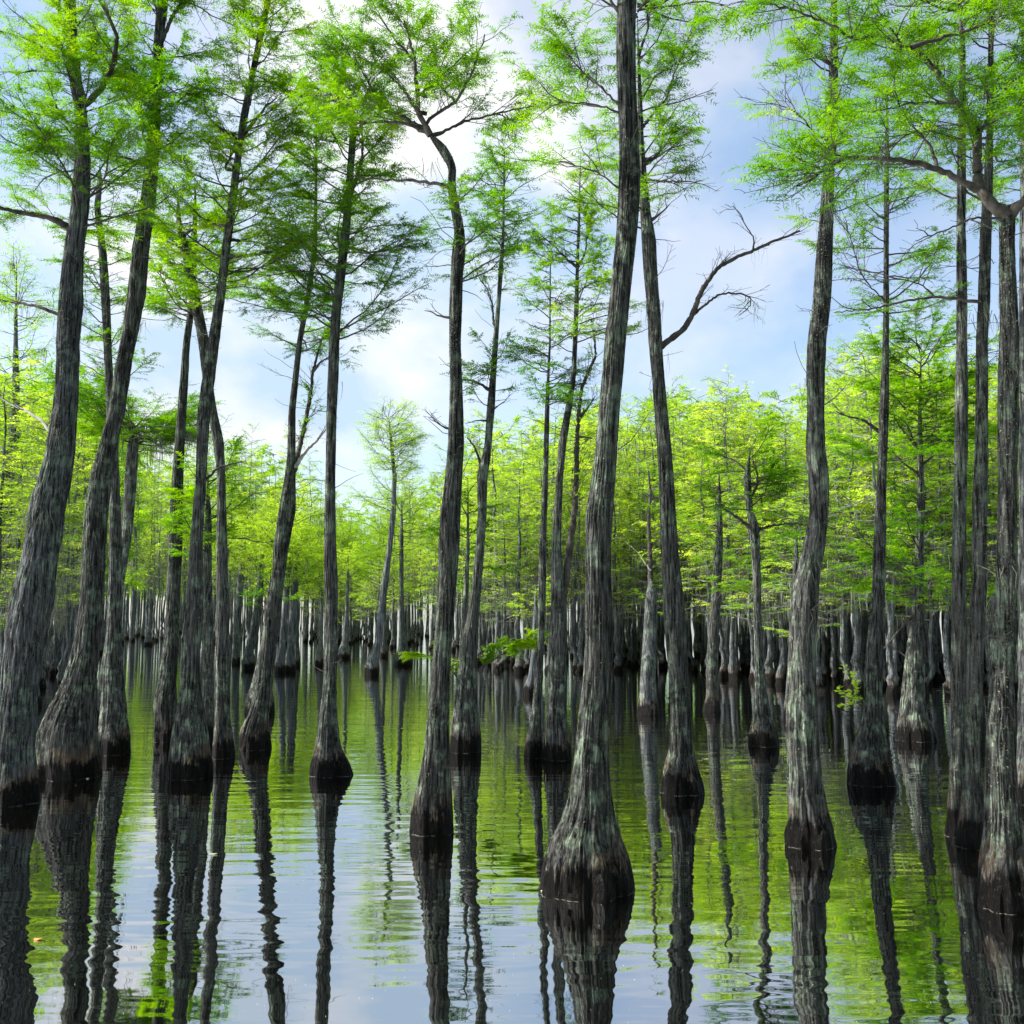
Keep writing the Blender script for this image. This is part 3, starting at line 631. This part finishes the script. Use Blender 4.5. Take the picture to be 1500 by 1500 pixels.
# ---------------------------------------------------------------- forest across the water
def proto_arrays(seed, H, lod):
    rng = np.random.default_rng(seed)
    M = 14 if lod == 0 else 5
    zz = np.concatenate([[-.3], np.linspace(0, .9, 8 if lod == 0 else 3), np.linspace(1.2, H*.95, 18 if lod == 0 else 5)])
    r0 = rng.uniform(.055, .095)
    rs = r0*(1-0.97*np.clip(zz/H, 0, 1)**1.3)+ r0*rng.uniform(.7, 1.2)*np.exp(-np.clip(zz, 0, None)/0.45)
    sway = np.cumsum(rng.normal(0, .035, len(zz))); sway -= sway[1]; sw2 = np.cumsum(rng.normal(0, .035, len(zz))); sw2 -= sw2[1]
    th = np.linspace(0, 2*PI, M, endpoint=False)[None]; Z = zz[:, None]
    R = rs[:, None]*(1+.10*np.sin(4*th+seed)*np.exp(-np.clip(Z, 0, None)/.8)+.05*np.sin(3*th+Z*2))
    Vt, Qt = rings(sway, sw2, zz, R)
    T = Tubes(); Lf = Leaves(); Lf.clump = lod == 0; Lf.ph = float(rng.uniform(0, 6)); Lf.fq = 0.42
    nb = 44 if lod == 0 else 16
    for k in range(nb):
        f = (k+rng.random())/nb
        z = 2.5+(H-2.6)*f**0.9; az = k*2.4+rng.uniform(-.5, .5); el = rng.uniform(-.05, .30)+0.5*max(0, f-.8)*3
        p = np.array([np.interp(z, zz, sway), np.interp(z, zz, sw2), z])
        Ln = rng.uniform(.9, 1.7)*(1-0.45*f)*(0.75 if f < .12 else 1)
        d = (math.cos(az)*math.cos(el), math.sin(az)*math.cos(el), math.sin(el))
        if lod == 0: grow(rng, T, Lf, p, d, Ln, .022*(1-.5*f), 1, .085, .20, 0 if (f < .25 and rng.random() < .2) else 1.0, .3, 0.5)
        else:
            grow(rng, T, Lf, p, d, Ln, .025, 0, .05, .55, 0 if (f < .25 and rng.random() < .2) else 1, .3, 0.5, m=3)
    V, Tr, ti = Lf.arrays(rng, 3 if lod == 0 else 3, .036 if lod == 0 else .10, .45)
    # dappled clumps of yellower and greener growth
    c = V[:, 2]*2.3; ti = np.clip(ti + 0.18*np.sin(V[:, 0]*3.1+c)*np.cos(V[:, 1]*2.7-c), 0, 1)
    nm = 26 if lod == 0 else 5; tv = np.concatenate(T.V); low = tv[tv[:, 2] < H*.5]
    A = low[rng.integers(len(low), size=nm)]; A = np.repeat(A, 7, 0)+rng.normal(0, .10, (nm*7, 3))
    Vm, Qm, tm = moss_strands(rng, A, 0.55, .022 if lod == 0 else .035)
    return dict(trunk=(Vt, Qt), crown=(V, Tr, ti), twigs=(np.concatenate(T.V), np.concatenate(T.Q)), moss=(Vm, Qm, tm), H=H)

def interp_px(x, tab): return np.interp(x, [a for a, b in tab], [b for a, b in tab])
DMIN = [(-150, 19), (60, 21), (130, 26), (165, 40), (185, 76), (300, 74), (330, 62), (470, 74), (500, 68), (560, 60), (630, 58), (680, 46), (720, 35), (760, 32), (860, 33), (930, 34), (1000, 31), (1060, 29), (1120, 27.5), (1180, 25), (1250, 24), (1350, 23.5), (1450, 23.5), (1650, 22)]
YTOP = [(-150, 520), (130, 540), (200, 560), (320, 600), (440, 650), (470, 720), (545, 722), (600, 690), (640, 650), (700, 615), (780, 600), (900, 585), (1000, 565), (1100, 562), (1190, 572), (1240, 515), (1330, 500), (1420, 520), (1650, 510)]
protos = []
def make_proto(seed, H):
    A = proto_arrays(seed, H, 0)
    r = empty('pond_cypress', (0, 0, 0), None, 'tree')
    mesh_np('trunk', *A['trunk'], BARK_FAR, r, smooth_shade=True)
    tb = Tubes(); tb.V = [A['twigs'][0]]; tb.Q = [A['twigs'][1]]
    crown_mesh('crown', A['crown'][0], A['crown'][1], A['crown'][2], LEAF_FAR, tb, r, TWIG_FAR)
    mesh_np('spanish_moss', A['moss'][0], A['moss'][1], MOSS, r, tint=A['moss'][2])['kind'] = 'stuff'
    return r, H
for k in range(7): protos.append(make_proto(900+k, [9.0, 9.6, 10.2, 8.6, 9.4, 10.5, 8.2][k]))
def dup(root, loc, rz, sc, label, group):
    r = root.copy(); C.objects.link(r)
    r.location = loc; r.rotation_euler = (0, 0, rz); r.scale = sc; r['label'] = label; r['group'] = group
    for ch in root.children:
        c = ch.copy(); C.objects.link(c); c.parent = r
        for g in ch.children:
            h = g.copy(); C.objects.link(h); h.parent = c
    return r
REG = [(130, 'crowded mossy cypress standing behind the shaggy trunk at the left edge', 'cypresses crowded behind the left edge trunks'),
       (470, 'distant grey cypress along the far shore seen past the left cluster', 'cypresses along the far left shore'),
       (700, 'distant lime-leaved cypress along the far shore under the sky gap', 'cypresses along the far shore at centre'),
       (960, 'slim grey cypress of the packed stand behind the largest furrowed tree', 'cypresses packed behind the largest tree'),
       (1200, 'slim grey cypress of the packed stand behind the crooked stunted tree', 'cypresses packed behind the crooked tree'),
       (9999, 'dark grey cypress of the packed stand behind the trees at the right edge', 'cypresses packed behind the right edge trees')]
rng = np.random.default_rng(5)
used = []
first = [True]*len(protos)
def place(x, D, taper=1.0):
    u = (x-750)/F; X = u*(D/cp*0+D/ (cp - sp*((750-905)/F)))   # ray through the horizon row at this x
    return X
cnt = 0; tries = 0
quota = [(-120, 130, 26, 12), (175, 480, 44, 20), (480, 700, 40, 20), (700, 960, 60, 13), (960, 1200, 64, 12), (1200, 1620, 86, 13)]
for (xa, xb, n, depth) in quota:
    k = 0; tries = 0
    while k < n and tries < 6000:
        tries += 1
        x = rng.uniform(xa, xb); D = interp_px(x, DMIN)+depth*rng.random()**1.3
        X = place(x, D)
        if any((X-a)**2+(D-b)**2 < (0.42 if D < 45 else 1.0) for a, b in used): continue
        used.append((X, D)); k += 1
        ytop = interp_px(x, YTOP)+rng.uniform(-8, 130)
        a, m = P(x, ytop, D); H = float(np.clip(a[2], 5.0, 16))
        j = rng.integers(len(protos)); pr, pH = protos[j]
        reg = [q for q in REG if x < q[0]][0]
        sz = H/pH; sx = rng.uniform(.85, 1.2)*(0.75+0.25*sz)
        args = ((X, D, 0), rng.uniform(0, 2*PI), (sx, sx, sz), reg[1], reg[2])
        if first[j]:
            pr.location, pr.rotation_euler, pr.scale = args[0], (0, 0, args[1]), args[2]; pr['label'] = args[3]; pr['group'] = args[4]
            first[j] = False
        else: dup(pr, *args)

# the wood farther back reads as one mass
low = [proto_arrays(950+k, 10.0, 1) for k in range(5)]
acc = {k: [[], [], []] for k in ('trunk', 'crown', 'twigs', 'moss')}; off = dict.fromkeys(acc, 0)
nback = 0; tries = 0
while nback < 1050 and tries < 16000:
    tries += 1
    x = rng.uniform(-160, 1660); d0 = interp_px(x, DMIN)
    extra = 11 if not 150 < x < 700 else 14
    D = d0+extra+rng.random()**1.2*(38 if not 150 < x < 700 else 50)
    if x < 175: 
        D = d0+8+rng.random()*30
    if nback > 620: D = d0+45+rng.random()*80
    X = place(x, D)
    if any((X-a)**2+(D-b)**2 < 0.8 for a, b in used): continue
    used.append((X, D)); nback += 1
    ytop = interp_px(x, YTOP)+rng.uniform(0, 90)+(40 if nback > 620 else 0); a, m = P(x, ytop, D); H = float(np.clip(a[2], 5.5, 17))
    A = low[rng.integers(5)]; an = rng.uniform(0, 2*PI); ca, sa = math.cos(an), math.sin(an)
    sz = H/10.0; sx = rng.uniform(.95, 1.3)*(0.8+.2*sz)
    for key in acc:
        V = A[key][0]; W = np.stack([(V[:, 0]*ca-V[:, 1]*sa)*sx+X, (V[:, 0]*sa+V[:, 1]*ca)*sx+D, V[:, 2]*sz], -1)
        acc[key][0].append(W); acc[key][1].append(A[key][1]+off[key]); off[key] += len(V)
        if len(A[key]) > 2: acc[key][2].append(np.clip(A[key][2]+rng.normal(0, .08), 0, 1))
# unseen trees added behind the viewer and at right to block sky light
rb = np.random.default_rng(77); kb = 0
while kb < 120:
    if rb.random() < .72: X, D = rb.uniform(-15, 22), rb.uniform(-24, -5.5)
    else: X, D = rb.uniform(13, 30), rb.uniform(-6, 17)
    if any((X-a)**2+(D-b)**2 < 1.5 for a, b in used): continue
    used.append((X, D)); kb += 1; H = rb.uniform(8, 12)
    A = low[rb.integers(5)]; an = rb.uniform(0, 2*PI); ca, sa = math.cos(an), math.sin(an); sz = H/10.0; sx = rb.uniform(1.0, 1.4)
    for key in acc:
        V = A[key][0]; W = np.stack([(V[:, 0]*ca-V[:, 1]*sa)*sx+X, (V[:, 0]*sa+V[:, 1]*ca)*sx+D, V[:, 2]*sz], -1)
        acc[key][0].append(W); acc[key][1].append(A[key][1]+off[key]); off[key] += len(V)
        if len(A[key]) > 2: acc[key][2].append(A[key][2])
wood = empty('distant_forest_and_blockers', (0, 60, 0)); 
wood['label'] = 'far flooded cypress wood closing the view behind all single trees, plus added unseen sky-blocking trees'; wood['category'] = 'forest'; wood['kind'] = 'stuff'
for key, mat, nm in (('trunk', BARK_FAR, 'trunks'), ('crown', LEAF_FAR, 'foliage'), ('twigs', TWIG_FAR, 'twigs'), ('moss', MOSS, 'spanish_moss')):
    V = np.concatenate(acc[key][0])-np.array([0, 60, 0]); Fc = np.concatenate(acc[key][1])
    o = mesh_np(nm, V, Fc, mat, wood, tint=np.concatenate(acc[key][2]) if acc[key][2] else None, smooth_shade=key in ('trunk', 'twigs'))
    o['kind'] = 'stuff'

# ---------------------------------------------------------------- water
def water_material():
    m, nt, out = nodes('swamp_water')
    geo = N(nt, 'ShaderNodeNewGeometry')
    def noise(sx, sy, detail, rough=0.5, seed=0.0):
        mp = N(nt, 'ShaderNodeMapping'); mp.inputs['Scale'].default_value = (sx, sy, 1); mp.inputs['Location'].default_value = (seed, seed*1.7, 0)
        L(nt, geo.outputs['Position'], mp.inputs[0])
        n = N(nt, 'ShaderNodeTexNoise', i_Scale=1.0, i_Detail=detail, i_Roughness=rough); L(nt, mp.outputs[0], n.inputs[0]); return n.outputs[0]
    n1 = noise(1.0, 2.8, 0.0, .4, 3.0); n2 = noise(1.9, 5.6, 1.0, .5, 7.0); n3 = noise(0.5, 0.9, 2.0, .5, 11.0)
    patch = ramp(nt, noise(0.16, 0.30, 2.0, .5, 4.3), [(0.38, (.22,)*3), (0.60, (1,)*3)])
    h = mth(nt, 'ADD', mth(nt, 'MULTIPLY', n1, WAVE[0]), mth(nt, 'MULTIPLY', mth(nt, 'MULTIPLY', n2, patch.outputs[0]), WAVE[1]))
    h = mth(nt, 'ADD', h, mth(nt, 'MULTIPLY', n3, WAVE[2]))
    bp = N(nt, 'ShaderNodeBump', i_Strength=1.0, i_Distance=1.0); L(nt, h, bp.inputs['Height'])
    gl = N(nt, 'ShaderNodeBsdfGlossy'); gl.inputs['Color'].default_value = (.95, .97, 1.0, 1); gl.inputs['Roughness'].default_value = 0.02
    df = N(nt, 'ShaderNodeBsdfDiffuse'); df.inputs[0].default_value = (0.0012, 0.0012, 0.0007, 1)
    fr = N(nt, 'ShaderNodeFresnel', i_IOR=1.45)
    fac = mth(nt, 'MULTIPLY_ADD', fr.outputs[0], 0.40); fac.node.inputs[2].default_value = 0.52
    L(nt, bp.outputs[0], gl.inputs['Normal']); L(nt, bp.outputs[0], df.inputs['Normal'])
    mx = N(nt, 'ShaderNodeMixShader'); L(nt, fac, mx.inputs[0]); L(nt, df.outputs[0], mx.inputs[1]); L(nt, gl.outputs[0], mx.inputs[2])
    L(nt, mx.outputs[0], out.inputs[0]); return m
WAVE = (0.0040, 0.0050, 0.004)
wm = water_material()
S = 1500.0
w_ = mesh_np('water', [(-S, -S, 0), (S, -S, 0), (S, S, 0), (-S, S, 0)], [(0, 1, 2, 3)], wm); w_['kind'] = 'structure'

# ---------------------------------------------------------------- floating bits
def leaf_mesh(a, b):
    n = 12; V = []
    for z, s in ((0.001, 1), (0.006, .85)):
        for k in range(n):
            an = 2*PI*k/n; V.append((a*s*math.cos(an)*(1+.15*math.cos(3*an)), b*s*math.sin(an), z+.003*math.cos(2*an)))
    me = bpy.data.meshes.new('floating_leaf')
    me.from_pydata(V, [], [tuple(range(n-1, -1, -1)), tuple(range(n, 2*n))]+[(k, (k+1) % n, n+(k+1) % n, n+k) for k in range(n)])
    return me
def fl_mat(nm, c1, c2): return plain_material(nm, c1, c2, 30, .6)
lfm = {'o': fl_mat('orange_leaf', (.55, .20, .05), (.7, .32, .10)), 'y': fl_mat('straw_leaf', (.45, .42, .25), (.62, .58, .38)), 'w': fl_mat('pale_petal', (.6, .58, .5), (.8, .78, .72))}
for (x, y, a, b, k, lab) in [(55, 1377, .022, .014, 'o', 'small orange leaf floating in the lower left, between dark trunk reflections'),
                             (806, 1307, .075, .016, 'y', 'long straw-coloured leaf floating at the left foot of the largest tree'),
                             (90, 1140, .014, .012, 'w', 'pale floating petal at the left of the wide flared foot, leftmost of three'),
                             (106, 1140, .012, .012, 'w', 'pale floating petal before the wide flared foot, middle one of three'),
                             (128, 1141, .015, .012, 'w', 'pale floating petal before the wide flared foot, rightmost of three'),
                             (312, 1252, .03, .01, 'y', 'short pale twig of straw floating below the cluster of four left trunks')]:
    D = waterD(y); p, m = P(x, y, D); me = leaf_mesh(a, b); me.materials.append(lfm[k])
    o = bpy.data.objects.new('floating_leaf', me); C.objects.link(o); o.location = (p[0], D, 0.002); o.rotation_euler = (0, 0, rng.uniform(-.4, .4))
    o['label'] = lab; o['category'] = 'leaf'
# meniscus glint painted as pale broken rings where the boles meet the water
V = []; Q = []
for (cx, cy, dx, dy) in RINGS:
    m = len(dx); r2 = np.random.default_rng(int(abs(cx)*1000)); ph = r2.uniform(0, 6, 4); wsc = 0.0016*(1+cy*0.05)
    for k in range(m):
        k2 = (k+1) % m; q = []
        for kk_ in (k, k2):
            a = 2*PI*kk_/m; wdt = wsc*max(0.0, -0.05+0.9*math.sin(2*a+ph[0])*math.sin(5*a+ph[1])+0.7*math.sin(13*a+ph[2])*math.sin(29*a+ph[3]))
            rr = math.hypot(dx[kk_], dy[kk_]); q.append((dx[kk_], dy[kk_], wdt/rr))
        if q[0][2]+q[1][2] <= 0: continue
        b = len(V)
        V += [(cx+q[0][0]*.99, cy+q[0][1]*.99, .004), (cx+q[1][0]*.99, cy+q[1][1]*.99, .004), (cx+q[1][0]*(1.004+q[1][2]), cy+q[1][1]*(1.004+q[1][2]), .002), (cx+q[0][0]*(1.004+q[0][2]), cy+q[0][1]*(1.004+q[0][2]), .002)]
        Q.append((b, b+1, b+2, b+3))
fm = mesh_np('meniscus_glint', V, Q, plain_material('painted_glint', (.12, .115, .09), (.34, .33, .28), 30)); fm['kind'] = 'stuff'
fm['label'] = 'thin pale rings painting the meniscus glint around the tree feet'; fm['category'] = 'glint'
# countless specks of pollen and bud scales on the surface
ns = 260; ys = rng.uniform(1120, 1500, ns); xs_ = rng.uniform(0, 1500, ns); V = []
for x, y in zip(xs_, ys):
    D = waterD(y); p, m = P(x, y, D); a = rng.uniform(.0012, .0035); an = rng.uniform(0, 3)
    ca, sa = math.cos(an)*a, math.sin(an)*a
    V += [(p[0]-ca, D-sa, .003), (p[0]+sa*.5, D-ca*.5, .003), (p[0]+ca, D+sa, .004), (p[0]-sa*.5, D+ca*.5, .003)]
sp_o = mesh_np('floating_specks', V, np.arange(len(V)).reshape(-1, 4), lfm['w']); sp_o['kind'] = 'stuff'
sp_o['label'] = 'tiny pale specks of pollen scattered over the dark water'; sp_o['category'] = 'debris'

# ---------------------------------------------------------------- sky, sun
SUN_AZ, SUN_EL = math.radians(-84), math.radians(44)     # azimuth from +Y towards +X
sd = np.array([math.sin(SUN_AZ)*math.cos(SUN_EL), math.cos(SUN_AZ)*math.cos(SUN_EL), math.sin(SUN_EL)])
W = bpy.data.worlds.new('World'); bpy.context.scene.world = W; W.use_nodes = True
nt = W.node_tree; nt.nodes.clear()
wo = nt.nodes.new('ShaderNodeOutputWorld'); bg = nt.nodes.new('ShaderNodeBackground'); L(nt, bg.outputs[0], wo.inputs[0])
sky = nt.nodes.new('ShaderNodeTexSky'); sky.sky_type = 'NISHITA'; sky.sun_disc = False; sky.sun_elevation = SUN_EL; sky.sun_rotation = SUN_AZ
sky.air_density = 1.0; sky.dust_density = 1.0; sky.ozone_density = 1.5
tc = nt.nodes.new('ShaderNodeTexCoord')
mp = N(nt, 'ShaderNodeMapping'); mp.inputs['Scale'].default_value = (2.3, 2.3, 3.4); L(nt, tc.outputs['Generated'], mp.inputs[0])
cn = N(nt, 'ShaderNodeTexNoise', i_Scale=1.0, i_Detail=7.0, i_Roughness=0.55); L(nt, mp.outputs[0], cn.inputs[0])
cov = None
for (x, y, r, a) in [(690, 120, .22, .3), (520, 60, .20, .35), (600, 480, .12, .5), (560, 560, .07, .3), (250, 470, .12, .5), (360, 570, .12, .4), (440, 250, .18, .3), (800, 60, .15, .4), (560, 330, .1, .4), (1010, 555, .05, .45), (1040, 470, .08, .15), (760, 400, .10, .25), (260, 130, .12, .35), (30, 60, .10, -.5), (60, 560, .2, .2), (510, 660, .1, .25), (380, 30, .2, .3), (1330, 100, .3, -.1)]:
    u = np.array(ray(x, y)); u /= np.linalg.norm(u)
    dn = N(nt, 'ShaderNodeVectorMath', operation='DISTANCE'); L(nt, tc.outputs['Generated'], dn.inputs[0]); dn.inputs[1].default_value = tuple(u)
    mr = N(nt, 'ShaderNodeMapRange', interpolation_type='SMOOTHSTEP'); L(nt, dn.outputs['Value'], mr.inputs[0])
    mr.inputs[1].default_value = 0; mr.inputs[2].default_value = r*1.7; mr.inputs[3].default_value = a; mr.inputs[4].default_value = 0
    cov = mr.outputs[0] if cov is None else mth(nt, 'ADD', cov, mr.outputs[0])
tot = mth(nt, 'ADD', mth(nt, 'MULTIPLY', cn.outputs[0], 1.75), mth(nt, 'MULTIPLY', cov, 0.27))
mask = ramp(nt, mth(nt, 'MULTIPLY', tot, 0.62), [(0.53, (0, 0, 0)), (0.60, (.25, .25, .25)), (0.76, (1, 1, 1))], 'EASE')
CLOUD = 4.5
mp2 = N(nt, 'ShaderNodeMapping'); mp2.inputs['Scale'].default_value = (4.2, 4.2, 7.0); mp2.inputs['Location'].default_value = (3, 1, 5); L(nt, tc.outputs['Generated'], mp2.inputs[0])
cn2 = N(nt, 'ShaderNodeTexNoise', i_Scale=1.0, i_Detail=6.0, i_Roughness=0.5); L(nt, mp2.outputs[0], cn2.inputs[0])
whitec = mixc(nt, ramp(nt, cn2.outputs[0], [(0.42, (0, 0, 0)), (0.58, (1, 1, 1))]).outputs[0], (CLOUD*.58, CLOUD*.75, CLOUD*.94), (CLOUD*1.0, CLOUD*1.01, CLOUD*1.03))
skyb = N(nt, 'ShaderNodeVectorMath', operation='SCALE'); L(nt, sky.outputs[0], skyb.inputs[0]); skyb.inputs['Scale'].default_value = 0.95
L(nt, mixc(nt, mth(nt, 'MULTIPLY_ADD', mask.outputs[0], 0.74), skyb.outputs[0], whitec), bg.inputs[0])
for n_ in nt.nodes:
    if n_.type == 'MATH' and n_.operation == 'MULTIPLY_ADD': n_.inputs[2].default_value = 0.26
bg.inputs[1].default_value = 0.10
sun = bpy.data.lights.new('sun', 'SUN'); sun.energy = 5.0; sun.angle = math.radians(.5); sun.color = (1, .95, .86)
so = bpy.data.objects.new('sun', sun); C.objects.link(so)
from mathutils import Vector
so.rotation_euler = Vector(tuple(sd)).to_track_quat('Z', 'Y').to_euler(); so.location = (-20, 10, 30)

cam = bpy.data.cameras.new('camera'); co = bpy.data.objects.new('camera', cam); C.objects.link(co)
cam.sensor_width = 36; cam.lens = 36*F/1500; cam.clip_end = 5000; cam.clip_start = .05
co.location = (0, 0, CAMH); co.rotation_euler = (PI/2+PH, 0, 0)
sc = bpy.context.scene; sc.camera = co
sc.view_settings.view_transform = 'Standard'; sc.view_settings.look = 'None'; sc.view_settings.exposure = 1.3; sc.view_settings.gamma = 1
sc.render.engine = 'CYCLES'
sc.cycles.max_bounces = 6; sc.cycles.diffuse_bounces = 2; sc.cycles.glossy_bounces = 3; sc.cycles.transmission_bounces = 4; sc.cycles.transparent_max_bounces = 6
sc.cycles.sample_clamp_indirect = 6
